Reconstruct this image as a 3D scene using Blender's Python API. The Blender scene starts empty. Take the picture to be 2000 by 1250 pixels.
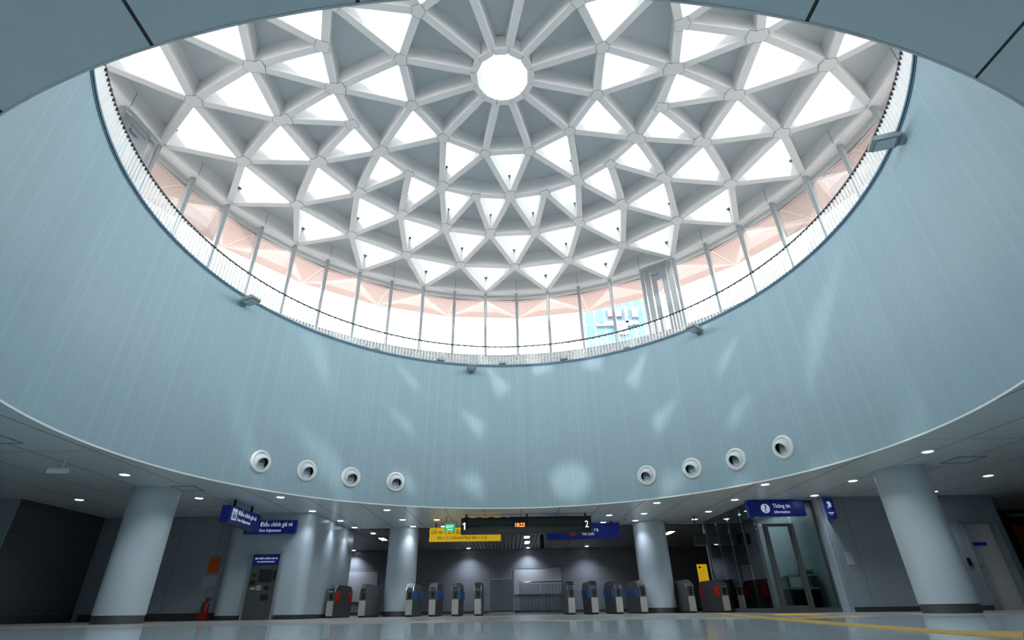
import bpy, bmesh, math, random
from mathutils import Vector, Matrix
random.seed(7)
sc = bpy.context.scene
COL = sc.collection
R = math.radians
PHI = 2.8                 # turn of the dome grid, degrees
ZC = 3.024                # hall ceiling
ZT = 8.09                 # top of the round shaft
RS = 8.0                  # radius of the shaft

# ------------------------------------------------------------------ materials
def mat(name, col, rough=0.5, metal=0.0, emit=None, es=0.0, spec=0.5, coat=0.0):
    m = bpy.data.materials.new(name); m.use_nodes = True
    b = m.node_tree.nodes['Principled BSDF']
    b.inputs['Base Color'].default_value = (*col, 1)
    b.inputs['Roughness'].default_value = rough
    b.inputs['Metallic'].default_value = metal
    b.inputs['Specular IOR Level'].default_value = spec
    b.inputs['Coat Weight'].default_value = coat
    if emit:
        b.inputs['Emission Color'].default_value = (*emit, 1)
        b.inputs['Emission Strength'].default_value = es
    return m

class NT:
    """small helper to write node trees"""
    def __init__(s, m):
        s.t = m.node_tree; s.b = s.t.nodes['Principled BSDF']
    def n(s, kind, **kw):
        x = s.t.nodes.new(kind)
        for k, v in kw.items(): setattr(x, k, v)
        return x
    def l(s, a, b): s.t.links.new(a, b)
    def math(s, op, a, b=None, c=None):
        x = s.n('ShaderNodeMath', operation=op)
        for i, v in enumerate((a, b, c)):
            if v is None: continue
            if isinstance(v, (int, float)): x.inputs[i].default_value = v
            else: s.l(v, x.inputs[i])
        return x.outputs[0]
    def coords(s):
        tc = s.n('ShaderNodeTexCoord'); sp = s.n('ShaderNodeSeparateXYZ')
        s.l(tc.outputs['Object'], sp.inputs[0]); return tc.outputs['Object'], sp.outputs
    def mix(s, fac, a, b):
        x = s.n('ShaderNodeMix', data_type='RGBA')
        if isinstance(fac, (int, float)): x.inputs[0].default_value = fac
        else: s.l(fac, x.inputs[0])
        for i, v in ((6, a), (7, b)):
            if isinstance(v, tuple): x.inputs[i].default_value = (*v, 1)
            else: s.l(v, x.inputs[i])
        return x.outputs[2]
    def line(s, v, period, width, offset=0.0):
        """1 inside a line of the given width repeated every period"""
        f = s.math('FLOORED_MODULO', s.math('SUBTRACT', v, offset - width / 2), period)
        return s.math('LESS_THAN', f, width)
    def noise(s, co, scale, detail=3):
        x = s.n('ShaderNodeTexNoise'); x.inputs['Scale'].default_value = scale
        x.inputs['Detail'].default_value = detail
        if co is not None: s.l(co, x.inputs['Vector'])
        return x.outputs['Fac']
    def base(s, c): s.l(c, s.b.inputs['Base Color'])

M = {}
WALL_COL = (0.285, 0.41, 0.465)
M['shaft'] = mat('teal metal cladding', WALL_COL, 0.48)
t = NT(M['shaft']); co, xyz = t.coords()
a = t.math('MULTIPLY', t.math('ARCTAN2', xyz[0], xyz[1]), RS)
ln = t.line(a, 0.16, 0.012)
cell = t.math('FLOOR', t.math('DIVIDE', a, 0.16))
wn = t.n('ShaderNodeTexWhiteNoise', noise_dimensions='1D'); t.l(cell, wn.inputs['W'])
var = t.mix(wn.outputs['Value'], tuple(c * 0.965 for c in WALL_COL), tuple(c * 1.035 for c in WALL_COL))
t.base(t.mix(ln, var, tuple(c * 0.84 for c in WALL_COL)))

M['white'] = mat('white dome concrete', (0.88, 0.875, 0.875), 0.62)
M['panel'] = mat('pale grey coffer board', (0.76, 0.80, 0.82), 0.7)
M['seam'] = mat('dark joint', (0.22, 0.23, 0.23), 0.9)
M['edge_blue'] = mat('blue grey metal edge', (0.10, 0.19, 0.26), 0.4)
M['steel'] = mat('brushed steel', (0.55, 0.57, 0.58), 0.32, 0.9)
M['post'] = mat('grey painted steel', (0.37, 0.405, 0.43), 0.4, 0.3)
M['baluster'] = mat('white painted flat bar', (0.83, 0.83, 0.82), 0.45)
M['black'] = mat('black plastic', (0.012, 0.013, 0.014), 0.4)
M['throat'] = mat('duct shade black', (0.004, 0.004, 0.005), 0.9, spec=0.0)  # black stands in for the shade inside the nozzle
M['rubber'] = mat('dark handrail', (0.03, 0.03, 0.045), 0.5)
M['grey_paint'] = mat('grey painted metal', (0.28, 0.33, 0.34), 0.5)
M['white_paint'] = mat('white enamel', (0.80, 0.82, 0.82), 0.35)
M['dark_steel'] = mat('dark stainless steel', (0.13, 0.134, 0.134), 0.42, 0.55)
M['light_steel'] = mat('pale stainless plate', (0.52, 0.51, 0.46), 0.4, 0.35)
M['chrome'] = mat('chrome', (0.75, 0.76, 0.78), 0.12, 1.0)
M['red'] = mat('red flap', (0.70, 0.012, 0.012), 0.4)
M['blue'] = mat('blue flap', (0.008, 0.12, 0.50), 0.4)
M['sign_blue'] = mat('deep blue sign', (0.005, 0.018, 0.15), 0.35, emit=(0.005, 0.02, 0.4), es=0.05)
M['sign_yellow'] = mat('yellow sign', (0.66, 0.45, 0.012), 0.4, emit=(0.8, 0.48, 0.01), es=0.25)
M['letter_white'] = mat('white lettering', (0.85, 0.87, 0.9), 0.5, emit=(0.9, 0.95, 1), es=0.5)
M['letter_black'] = mat('dark lettering', (0.03, 0.03, 0.02), 0.5)
M['letter_dim'] = mat('pale lettering', (0.75, 0.8, 0.85), 0.5, emit=(0.8, 0.88, 1), es=0.16)
M['led'] = mat('red led digits', (0.9, 0.1, 0.05), 0.5, emit=(1, 0.14, 0.03), es=3.0)
M['led_glow'] = mat('unlit display glass', (0.022, 0.03, 0.026), 0.3)
M['exit_green'] = mat('green exit sign', (0.01, 0.42, 0.16), 0.4, emit=(0.01, 0.55, 0.2), es=0.35)
M['lamp'] = mat('lit lamp lens', (1, 1, 1), 0.5, emit=(0.86, 0.90, 1.0), es=7.0)
M['tube'] = mat('added booth tube', (1, 1, 1), 0.5, emit=(0.9, 0.95, 1.0), es=5.0)
M['far_white'] = mat('hazy grey cladding', (0.17, 0.182, 0.19), 0.8, spec=0.1)
M['far_pink'] = mat('faded red panel', (0.185, 0.115, 0.11), 0.8, spec=0.1)
M['orange'] = mat('orange paper', (0.72, 0.12, 0.015), 0.6)
M['paper'] = mat('grey paper', (0.46, 0.47, 0.53), 0.6)
M['board'] = mat('pale grey board', (0.40, 0.42, 0.46), 0.35)
M['door_white'] = mat('off white door leaf', (0.86, 0.83, 0.83), 0.5)
M['extinguisher'] = mat('red enamel', (0.24, 0.01, 0.01), 0.35)
M['pink'] = mat('pale pink soffit', (0.58, 0.42, 0.375), 0.6)
M['pink_light'] = mat('cream soffit inset', (0.60, 0.495, 0.455), 0.6)
M['dark_teal'] = mat('dark green clip', (0.01, 0.10, 0.09), 0.5)
M['concrete'] = mat('warm grey paving', (0.27, 0.245, 0.235), 0.8)
M['yellow_tile'] = mat('yellow tactile tile', (0.68, 0.40, 0.06), 0.5)

# louvred pink panels: slats seen as fine stripes along the panel's own u
M['louvre'] = mat('pink louvre slats', (0.78, 0.56, 0.5), 0.6)
t = NT(M['louvre'])
uv = t.n('ShaderNodeUVMap'); sp = t.n('ShaderNodeSeparateXYZ'); t.l(uv.outputs[0], sp.inputs[0])
t.base(t.mix(t.line(sp.outputs[0], 0.10, 0.045), (0.55, 0.38, 0.335), (0.39, 0.265, 0.235)))

# granite kerb
M['granite'] = mat('speckled grey granite', (0.5, 0.5, 0.5), 0.7)
t = NT(M['granite']); co, xyz = t.coords()
v = t.n('ShaderNodeTexVoronoi'); v.inputs['Scale'].default_value = 34; t.l(co, v.inputs['Vector'])
cr = t.n('ShaderNodeValToRGB'); t.l(v.outputs['Color'], cr.inputs[0])
cr.color_ramp.elements[0].color = (0.22, 0.235, 0.24, 1); cr.color_ramp.elements[1].color = (0.64, 0.65, 0.64, 1)
cr.color_ramp.elements[0].position = .1; cr.color_ramp.elements[1].position = .8
aa = t.math('MULTIPLY', t.math('ARCTAN2', xyz[0], xyz[1]), 11)
jj = t.math('MAXIMUM', t.line(aa, 1.2, 0.012), t.line(xyz[2], 0.5, 0.014, 0.42))
t.base(t.mix(jj, cr.outputs[0], (0.15, 0.16, 0.16)))

# hall ceiling: satin metal panels with dark joints
M['ceiling'] = mat('satin grey ceiling panels', (0.40, 0.42, 0.42), 0.30)
t = NT(M['ceiling']); co, xyz = t.coords()
jx = t.line(xyz[0], 1.235, 0.024, -0.80)
jy = t.line(xyz[1], 6.2, 0.016, 0.60)
t.base(t.mix(t.math('MAXIMUM', jx, jy), (0.76, 0.86, 0.89), (0.03, 0.03, 0.03)))

# hall floor: polished stone tiles, paler and duller past the paving line
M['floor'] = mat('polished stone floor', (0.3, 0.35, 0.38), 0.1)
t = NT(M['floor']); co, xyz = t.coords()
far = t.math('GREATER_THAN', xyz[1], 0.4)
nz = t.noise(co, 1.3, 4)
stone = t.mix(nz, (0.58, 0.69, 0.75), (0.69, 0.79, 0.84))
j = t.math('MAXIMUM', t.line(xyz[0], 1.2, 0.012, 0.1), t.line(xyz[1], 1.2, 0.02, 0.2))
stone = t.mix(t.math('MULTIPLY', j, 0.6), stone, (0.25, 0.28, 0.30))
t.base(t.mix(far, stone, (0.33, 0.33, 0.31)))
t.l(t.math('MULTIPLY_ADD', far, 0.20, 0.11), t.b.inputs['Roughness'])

def panel_mat(name, col, rough, vx=None, hz=None, ax=0, off=0.0):
    m = mat(name, col, rough); t = NT(m); co, xyz = t.coords(); k = None
    if vx: k = t.line(xyz[ax], vx, 0.014, off)
    if hz:
        h = t.line(xyz[2], hz, 0.014, 0.3)
        k = h if k is None else t.math('MAXIMUM', k, h)
    t.base(t.mix(k, col, tuple(c * 0.45 for c in col)))
    return m
M['wall_pale'] = panel_mat('pale blue grey wall panels', (0.46, 0.54, 0.59), 0.32, vx=1.25, ax=0, off=.35)
M['wall_side'] = panel_mat('pale blue grey side panels', (0.48, 0.56, 0.61), 0.30, vx=1.3, ax=1, off=.2)
M['wall_grey'] = panel_mat('mid grey wall panels', (0.30, 0.355, 0.395), 0.4, vx=1.3, ax=0, off=.9)
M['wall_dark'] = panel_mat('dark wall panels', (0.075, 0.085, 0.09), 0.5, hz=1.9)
M['wall_back'] = panel_mat('grey back wall panels', (0.20, 0.215, 0.245), 0.35, vx=2.9, hz=0.62, ax=0, off=-1.0)
M['skirting'] = mat('dark stone skirting', (0.05, 0.05, 0.05), 0.4)
M['column'] = mat('white metal column cladding', (0.52, 0.56, 0.58), 0.42)
t = NT(M['column']); co, xyz = t.coords()
wv = t.n('ShaderNodeTexVoronoi'); wv.inputs['Scale'].default_value = 60; t.l(co, wv.inputs['Vector'])
t.base(t.mix(t.math('LESS_THAN', wv.outputs['Distance'], 0.28), (0.58, 0.67, 0.72), (0.49, 0.57, 0.62)))
M['slat'] = mat('grey ceiling slat', (0.26, 0.27, 0.27), 0.45)

def glass(name, tint=(0.97, 0.985, 0.985), refl=0.07, rough=0.0):
    m = bpy.data.materials.new(name); m.use_nodes = True
    nt = m.node_tree; nt.nodes.clear()
    o = nt.nodes.new('ShaderNodeOutputMaterial'); mx = nt.nodes.new('ShaderNodeMixShader')
    tr = nt.nodes.new('ShaderNodeBsdfTransparent'); gl = nt.nodes.new('ShaderNodeBsdfGlossy')
    tr.inputs[0].default_value = (*tint, 1); gl.inputs['Roughness'].default_value = rough
    lw = nt.nodes.new('ShaderNodeFresnel'); lw.inputs['IOR'].default_value = 1.45
    mu = nt.nodes.new('ShaderNodeMath'); mu.operation = 'MULTIPLY'; mu.inputs[1].default_value = refl / 0.035
    mu.use_clamp = True
    nt.links.new(lw.outputs[0], mu.inputs[0]); nt.links.new(mu.outputs[0], mx.inputs[0])
    nt.links.new(tr.outputs[0], mx.inputs[1]); nt.links.new(gl.outputs[0], mx.inputs[2])
    nt.links.new(mx.outputs[0], o.inputs[0])
    return m
M['glass'] = glass('clear glazing', refl=0.02)
M['roof_glass'] = glass('tinted roof glazing', (0.53, 0.54, 0.54), refl=0.02)
M['booth_glass'] = glass('dark green tinted glass', (0.72, 0.82, 0.80), refl=0.07)
M['rail_glass'] = glass('greenish balustrade glass', (0.80, 0.84, 0.84), refl=0.07)

# tower outside
M['tower'] = mat('blue curtain wall', (0.08, 0.15, 0.22), 0.6, spec=0.1)
t = NT(M['tower']); co, xyz = t.coords()
j = t.math('MAXIMUM', t.line(xyz[0], 1.9, 0.25), t.math('MULTIPLY', t.line(xyz[2], 3.6, 0.3), 0.6))
t.base(t.mix(j, t.mix(t.noise(co, .25), (0.052, 0.105, 0.155), (0.085, 0.135, 0.175)), (0.13, 0.165, 0.19)))

# ------------------------------------------------------------------ mesh builder
class MB:
    def __init__(s): s.v = []; s.f = []; s.mi = []; s.uv = {}; s.sm = []
    def add(s, vs, fs, mi=0, smooth=False):
        o = len(s.v); s.v += [tuple(p) for p in vs]
        for f in fs: s.f.append([i + o for i in f]); s.mi.append(mi); s.sm.append(smooth)
        return s
    def box(s, x0, x1, y0, y1, z0, z1, mi=0):
        return s.add([(x0,y0,z0),(x1,y0,z0),(x1,y1,z0),(x0,y1,z0),(x0,y0,z1),(x1,y0,z1),(x1,y1,z1),(x0,y1,z1)],
              [(3,2,1,0),(4,5,6,7),(0,1,5,4),(1,2,6,5),(2,3,7,6),(3,0,4,7)], mi)
    def prism(s, pts, z0, z1, mi=0, smooth=False):
        """vertical prism over a polygon (counter-clockwise); z0, z1 may be lists"""
        n = len(pts)
        A = z0 if isinstance(z0, (list, tuple)) else [z0] * n
        B = z1 if isinstance(z1, (list, tuple)) else [z1] * n
        o = len(s.v)
        s.add([(p[0], p[1], A[i]) for i, p in enumerate(pts)] + [(p[0], p[1], B[i]) for i, p in enumerate(pts)], [], mi)
        s.f += [[o + i for i in range(n)][::-1], [o + n + i for i in range(n)]]; s.mi += [mi, mi]; s.sm += [False, False]
        for i in range(n):
            k = (i + 1) % n
            s.f.append([o + i, o + k, o + n + k, o + n + i]); s.mi.append(mi); s.sm.append(smooth)
        return s
    def extrude(s, prof, axis, a0, a1, mi=0):
        """profile polygon extruded along an axis: axis 'x' -> prof in (y,z), 'y' -> prof in (x,z)"""
        n = len(prof); o = len(s.v)
        P = (lambda p, a: (a, p[0], p[1])) if axis == 'x' else (lambda p, a: (p[0], a, p[1]))
        s.add([P(p, a0) for p in prof] + [P(p, a1) for p in prof], [], mi)
        fs = [list(range(n)), list(range(n, 2 * n))[::-1]] + [[(i + 1) % n, i, n + i, n + (i + 1) % n] for i in range(n)]
        for f in fs: s.f.append([o + i for i in f]); s.mi.append(mi); s.sm.append(False)
        return s
    def lathe(s, prof, seg=32, mi=0, mtx=None, close=False):
        """profile of (r, z) turned about z"""
        o = len(s.v); n = len(prof)
        for k in range(seg):
            a = 2 * math.pi * k / seg
            for r, z in prof:
                p = Vector((r * math.cos(a), r * math.sin(a), z))
                s.v.append(tuple(mtx @ p if mtx else p))
        for k in range(seg):
            k2 = (k + 1) % seg
            for i in range(n if close else n - 1):
                j = (i + 1) % n
                s.f.append([o + k * n + i, o + k2 * n + i, o + k2 * n + j, o + k * n + j]); s.mi.append(mi); s.sm.append(True)
        return s
    def tube(s, a, b, r, seg=10, mi=0):
        a, b = Vector(a), Vector(b); d = b - a
        m = Matrix.Translation(a) @ d.to_track_quat('Z', 'Y').to_matrix().to_4x4()
        return s.lathe([(0.0001, 0), (r, 0), (r, d.length), (0.0001, d.length)], seg, mi, m)
    def build(s, name, mats, parent=None, loc=None):
        me = bpy.data.meshes.new(name)
        me.from_pydata(s.v, [], s.f)
        for m in (mats if isinstance(mats, (list, tuple)) else [mats]): me.materials.append(m)
        me.polygons.foreach_set('material_index', s.mi)
        me.polygons.foreach_set('use_smooth', s.sm)
        if s.uv:
            l = me.uv_layers.new(name='UVMap')
            for lp in me.loops:
                l.data[lp.index].uv = s.uv.get(lp.vertex_index, (0, 0))
        bm = bmesh.new(); bm.from_mesh(me); bmesh.ops.recalc_face_normals(bm, faces=bm.faces); bm.to_mesh(me); bm.free()
        if any(s.sm): me.set_sharp_from_angle(angle=R(40))
        o = bpy.data.objects.new(name, me); COL.objects.link(o)
        if loc: o.location = loc
        if parent: o.parent = parent
        return o

def tag(o, label=None, cat=None, group=None, kind=None):
    if label: o['label'] = label
    if cat: o['category'] = cat
    if group: o['group'] = group
    if kind: o['kind'] = kind
    return o
def thing(name, label, cat, loc=(0, 0, 0), rz=0, group=None):
    o = bpy.data.objects.new(name, None); COL.objects.link(o)
    o.empty_display_size = 0.2; o.location = loc; o.rotation_euler = (0, 0, rz)
    return tag(o, label, cat, group)
def copy_tree(o, parent=None):
    c = o.copy(); COL.objects.link(c); c.parent = parent
    for ch in list(o.children): copy_tree(ch, c)
    return c
def struct(o): o['kind'] = 'structure'; return o

def text(body, size, m, parent, mtx, name='lettering', align='LEFT', sx=1.0, depth=0.004):
    cu = bpy.data.curves.new('t', 'FONT'); cu.body = body; cu.size = size; cu.align_x = align
    cu.extrude = depth; cu.resolution_u = 3; cu.offset = size * 0.008
    ob = bpy.data.objects.new('t', cu); COL.objects.link(ob)
    bpy.context.view_layer.update()
    me = bpy.data.meshes.new_from_object(ob.evaluated_get(bpy.context.evaluated_depsgraph_get()))
    bpy.data.objects.remove(ob)
    me.transform(Matrix.Diagonal((sx, 1, 1, 1))); me.transform(mtx)
    me.materials.clear(); me.materials.append(m)
    o = bpy.data.objects.new(name, me); COL.objects.link(o); o.parent = parent
    return o
def face_y(x, y, z):      # text plane that faces -y (towards the viewer), at a point
    return Matrix.Translation((x, y, z)) @ Matrix.Rotation(R(90), 4, 'X')
def face_x(x, y, z):      # text plane that faces +x
    return Matrix.Translation((x, y, z)) @ Matrix.Rotation(R(90), 4, 'Z') @ Matrix.Rotation(R(90), 4, 'X')
def face_mx(x, y, z):     # text plane that faces -x
    return Matrix.Translation((x, y, z)) @ Matrix.Rotation(R(-90), 4, 'Z') @ Matrix.Rotation(R(90), 4, 'X')
def arc_ring(r0, r1, z0, z1, a0=0, a1=360, seg=128, mi=0, mb=None):
    """ring of rectangular section; angles in degrees from +y clockwise"""
    mb = mb or MB(); full = abs(a1 - a0) >= 360
    n = seg if full else seg + 1; o = len(mb.v)
    for k in range(n):
        a = R(a0 + (a1 - a0) * k / seg); s, c = math.sin(a), math.cos(a)
        mb.v += [(r0*s, r0*c, z0), (r1*s, r1*c, z0), (r1*s, r1*c, z1), (r0*s, r0*c, z1)]
    for k in range(seg):
        k2 = (k + 1) % n
        for i in range(4):
            j = (i + 1) % 4
            mb.f.append([o + k*4 + i, o + k2*4 + i, o + k2*4 + j, o + k*4 + j]); mb.mi.append(mi); mb.sm.append(True)
    if not full:
        mb.f += [[o, o+1, o+2, o+3], [o+(n-1)*4+i for i in (3, 2, 1, 0)]]; mb.mi += [mi, mi]; mb.sm += [False, False]
    return mb
def pol(r, i, z=0.0, deg=False):
    a = R(i if deg else i * 15 + PHI)
    return Vector((r * math.sin(a), r * math.cos(a), z))

# ------------------------------------------------------------------ camera
cam = bpy.data.cameras.new('camera'); camo = bpy.data.objects.new('camera', cam); COL.objects.link(camo)
cam.sensor_width = 36; cam.lens = 1007.27 * 36 / 2000; cam.shift_x = 14.79 / 2000
cam.clip_start = 0.02; cam.clip_end = 500
camo.matrix_world = Matrix.Translation((-0.0405, -9.5354, 0.1829)) @ Matrix.Rotation(R(90 + 29.3017), 4, 'X') @ Matrix.Rotation(-0.0140845, 4, 'Z')
sc.camera = camo
CAMP = Vector((-0.0405, -9.5354, 0.1829))

# ------------------------------------------------------------------ light
w = bpy.data.worlds.new('overcast sky'); sc.world = w; w.use_nodes = True
bg = w.node_tree.nodes['Background']; bg.inputs[0].default_value = (0.93, 0.97, 1.0, 1); bg.inputs[1].default_value = 5.0
sun = bpy.data.lights.new('hazy sun', 'SUN'); sun.energy = 4.2; sun.angle = R(1.6); sun.color = (1.0, 0.98, 0.94)
so = bpy.data.objects.new('hazy sun', sun); COL.objects.link(so)
sv = Vector((-0.1586, -0.6027, 0.782)); so.rotation_euler = sv.to_track_quat('Z', 'Y').to_euler(); so.location = sv * 40

# ------------------------------------------------------------------ round shaft
mb = MB(); n = 256
for k in range(n):
    a = 2 * math.pi * k / n; s, c = math.sin(a), math.cos(a)
    mb.v += [(RS*s, RS*c, ZC + 0.02), (RS*s, RS*c, ZT), ((RS+.12)*s, (RS+.12)*c, ZT), ((RS+.12)*s, (RS+.12)*c, ZC + 0.02)]
for k in range(n):
    for i in range(4):
        j = (i + 1) % 4; k2 = (k + 1) % n
        mb.f.append([k*4+i, k2*4+i, k2*4+j, k*4+j]); mb.mi.append(0); mb.sm.append(True)
struct(mb.build('wall_round', M['shaft']))
o = arc_ring(RS - .006, RS + .006, ZC - .004, ZC + .03, seg=256).build('trim_1', M['white_paint']); struct(o)
mb = arc_ring(RS - .035, RS + .10, ZT - .03, ZT + .02, seg=256)
arc_ring(RS - .015, RS + .10, ZT - .075, ZT - .055, seg=256, mb=mb)
struct(mb.build('trim_2', M['edge_blue']))
o = arc_ring(RS + .02, 11.05, ZT - .15, ZT + .01, seg=128).build('floor_walkway', M['granite']); struct(o)
o = arc_ring(11.0, 11.32, ZT - .3, 9.95, seg=96).build('wall_kerb', M['granite']); struct(o)
o = arc_ring(11.3, 90, 8.55, 8.75, seg=64).build('ground_plaza', M['concrete']); struct(o)

# ------------------------------------------------------------------ dome
RR = [2.875, 4.901, 6.975, 9.0975, 11.0946]; ZZ = [13.511, 13.477, 13.367, 13.268, 13.191]
def N(k, i): return pol(RR[k], i, ZZ[k])
W = 0.21; DEP = 0.70; PAN = 0.62
dome = thing('dome', 'white coffered dome of triangular ribs and skylights above the round shaft', 'dome', (0, 0, 13.2))
def DP(mb, name, mats):
    o = mb.build(name, mats, dome); o.matrix_parent_inverse = Matrix.Translation((0, 0, -13.2)); return o
def key(k, i): return (k, round((i + 12) % 24 - 12, 2) if k >= 0 else round((i + 12) % 24 - 12, 2))
RO = 0.80; ZO = 13.52
def P(n): return pol(RO, n[1], ZO) if n[0] < 0 else N(*n)
edges = []
odd = [i for i in range(-11, 13, 2)]
for i in odd:
    edges.append((key(-1, i), key(0, i)))
    edges.append((key(0, i), key(0, i + 2)))
    edges += [(key(0, i), key(1, i - 1)), (key(0, i), key(1, i + 1))]
for i in range(-12, 12):
    edges.append((key(1, i), key(1, i + 1)))
    edges += [(key(1, i), key(2, i - .5)), (key(1, i), key(2, i + .5))]
    edges.append((key(2, i + .5), key(2, i + 1.5)))
    edges += [(key(2, i + .5), key(3, i)), (key(2, i + .5), key(3, i + 1))]
    edges.append((key(3, i), key(3, i + 1)))
    edges += [(key(3, i), key(4, i - .5)), (key(3, i), key(4, i + .5))]
inc = {}
for a, b in edges:
    inc.setdefault(a, []).append(b); inc.setdefault(b, []).append(a)
ring_dirs = {}
DN = {}; plates = []
for nd, others in inc.items():
    if nd[0] < 0:
        for q in others: DN[nd, q] = 0.13
        continue
    c = P(nd); dirs = []
    for q in others:
        d = (P(q) - c); d.z = 0; dirs.append((math.atan2(d.y, d.x), q))
    if nd[0] == 4:
        for q in others: DN[nd, q] = 0.18
        continue
    dirs.sort(); m_ = len(dirs); th_ = [(dirs[(i + 1) % m_][0] - dirs[i][0]) % (2 * math.pi) for i in range(m_)]
    Ds = []
    for i in range(m_):
        D = max([W / 2 / math.tan(t / 2) for t in (th_[i], th_[i - 1]) if t < math.pi * .9] + [0.10]) + .012
        Ds.append(D); DN[nd, dirs[i][1]] = D
    slopes = [(P(q).z - c.z) / max(.01, Vector((P(q).x - c.x, P(q).y - c.y, 0)).length) for a, q in dirs]
    def poly(e, w):
        pts = []
        for i in range(m_):
            D = Ds[i] + e; a = dirs[i][0]; u = Vector((math.cos(a), math.sin(a), 0)); v = Vector((-u.y, u.x, 0)); h = Vector((0, 0, slopes[i] * D))
            pts += [c + u * D - v * w + h, c + u * D + v * w + h]
            th = (dirs[(i + 1) % m_][0] - a) % (2 * math.pi)
            if th < math.pi * .97:
                b = a + th / 2; h = Vector((0, 0, (slopes[i] + slopes[(i + 1) % m_]) / 2 * w))
                pts.append(c + Vector((math.cos(b), math.sin(b), 0)) * (w / math.sin(th / 2)) + h)
        return pts
    plates.append((nd, poly(0, W / 2 - .002), poly(.012, W / 2 - .001), poly(.02, W / 2 - .006)))
for nd, p0, p1, p2 in plates:
    mb = MB()
    for pp, lo, hi, mi in ((p0, -.011, .03, 0), (p1, -.0045, .03, 1), (p2, .02, DEP - .01, 0)):
        mb.prism([(p.x, p.y) for p in pp], [p.z + lo for p in pp], [p.z + hi for p in pp], mi)
    DP(mb, 'node_plate', [M['white'], M['seam']])
ribs = []
for a, b in edges:
    A, B = P(a), P(b); d = B - A; L = Vector((d.x, d.y, 0)).length; u = Vector((d.x, d.y, 0)) / L
    v = Vector((-u.y, u.x, 0)); ga = DN[a, b] - .02; gb = DN[b, a] - .02
    if b[0] == 4: gb = 0.16
    t0, t1 = ga / L, 1 - gb / L
    A2, B2 = A + d * t0, A + d * t1
    w0 = W / 2; mb = MB()
    # section with a small chamfer along the lower arrises
    sec = [(-w0, DEP), (-w0, .02), (-w0 + .01, 0), (w0 - .01, 0), (w0, .02), (w0, DEP)]
    vs = [E + v * s + Vector((0, 0, h)) for E in (A2, B2) for s, h in sec]
    m = len(sec)
    mb.add(vs, [list(range(m)), list(range(m, 2 * m))[::-1]] + [(i, i + m, (i + 1) % m + m, (i + 1) % m) for i in range(m)])
    mid = (A2 + B2) / 2; dist = (mid - CAMP).length
    vis = mid.y > -4.5
    ribs.append(((d.length * 1.0 / dist if vis else 0), mb))
ribs.sort(key=lambda r: -r[0])
for s, mb in ribs[:100]: DP(mb, 'rib', M['white'])
rest = MB()
for s, mb in ribs[100:]: rest.add(mb.v, mb.f)
o = DP(rest, 'ribs', M['white']); o['kind'] = 'stuff'
# coffer boards closing the solid triangles, and panes over the open ones
def board(pts):
    mb = MB(); c = sum(pts, Vector()) / len(pts)
    n = len(pts)
    vs = [p + Vector((0, 0, PAN)) for p in pts] + [p + Vector((0, 0, PAN + .12)) for p in pts]
    mb.add(vs, [tuple(range(n))[::-1], tuple(range(n, 2*n))] + [(i, (i+1) % n, (i+1) % n + n, i + n) for i in range(n)])
    return mb
for i in odd:
    DP(board([pol(RO, i, ZO), N(0, i), N(0, i + 2), pol(RO, i + 2, ZO)]), 'coffer_panel', M['panel'])
    DP(board([N(0, i), N(1, i - 1), N(1, i), N(1, i + 1)]), 'coffer_panel', M['panel'])
for i in range(-12, 12):
    DP(board([N(1, i), N(2, i - .5), N(2, i + .5)]), 'coffer_panel', M['panel'])
    DP(board([N(2, i + .5), N(3, i), N(3, i + 1)]), 'coffer_panel', M['panel'])
    DP(board([N(3, i), N(4, i - .5), N(4, i), N(4, i + .5)]), 'coffer_panel', M['panel'])
def pane(a, b, c):
    """glass over an open triangle; c is its outer corner, where a small dark clip holds it"""
    mb = MB(); vs = [p + Vector((0, 0, DEP + .005)) for p in (a, b, c)] + [p + Vector((0, 0, DEP + .025)) for p in (a, b, c)]
    mb.add(vs, [(2, 1, 0), (3, 4, 5), (0, 1, 4, 3), (1, 2, 5, 4), (2, 0, 3, 5)])
    o = DP(mb, 'skylight_pane', M['roof_glass'])
    m = (a + b) / 2; u = (m - c); u.z = 0; L = u.length; u.normalize(); v = Vector((-u.y, u.x, 0))
    half = (b - a).length / 2 / L
    t0 = W / 2 / half * math.sqrt(1 + half * half); e = c + u * t0; s = 0.13
    tri = [e, e + u * s + v * s * half, e + u * s - v * s * half]
    mb = MB(); mb.prism([(p.x, p.y) for p in tri], e.z + DEP - .035, e.z + DEP)
    q = mb.build('glazing_clip', M['dark_teal'], o); q.matrix_parent_inverse = Matrix.Identity(4)
for i in odd: pane(N(0, i), N(0, i + 2), N(1, i + 1))
for i in range(-12, 12):
    pane(N(1, i), N(1, i + 1), N(2, i + .5)); pane(N(2, i - .5), N(2, i + .5), N(3, i)); pane(N(3, i), N(3, i + 1), N(4, i + .5))
# oculus ring: twelve straight pieces with fine joints between them
mb = MB()
for i in odd:
    g = 0.12
    q = [pol(.74, i + g, 0), pol(.93, i + g, 0), pol(.93, i + 2 - g, 0), pol(.74, i + 2 - g, 0)]
    mb.prism([(p.x, p.y) for p in q][::-1], ZO - .02, ZO + .06, 0)
    q = [pol(.74, i, 0), pol(.91, i, 0), pol(.91, i + 2, 0), pol(.74, i + 2, 0)]
    mb.prism([(p.x, p.y) for p in q][::-1], ZO + .03, ZO + .60, 0)
DP(mb, 'oculus_ring', [M['white'], M['seam']])
mb = MB(); mb.prism([(p.x, p.y) for p in [pol(.9, i, 0) for i in odd]][::-1], ZO + .60, ZO + .62)
DP(mb, 'oculus_pane', M['roof_glass'])
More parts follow.
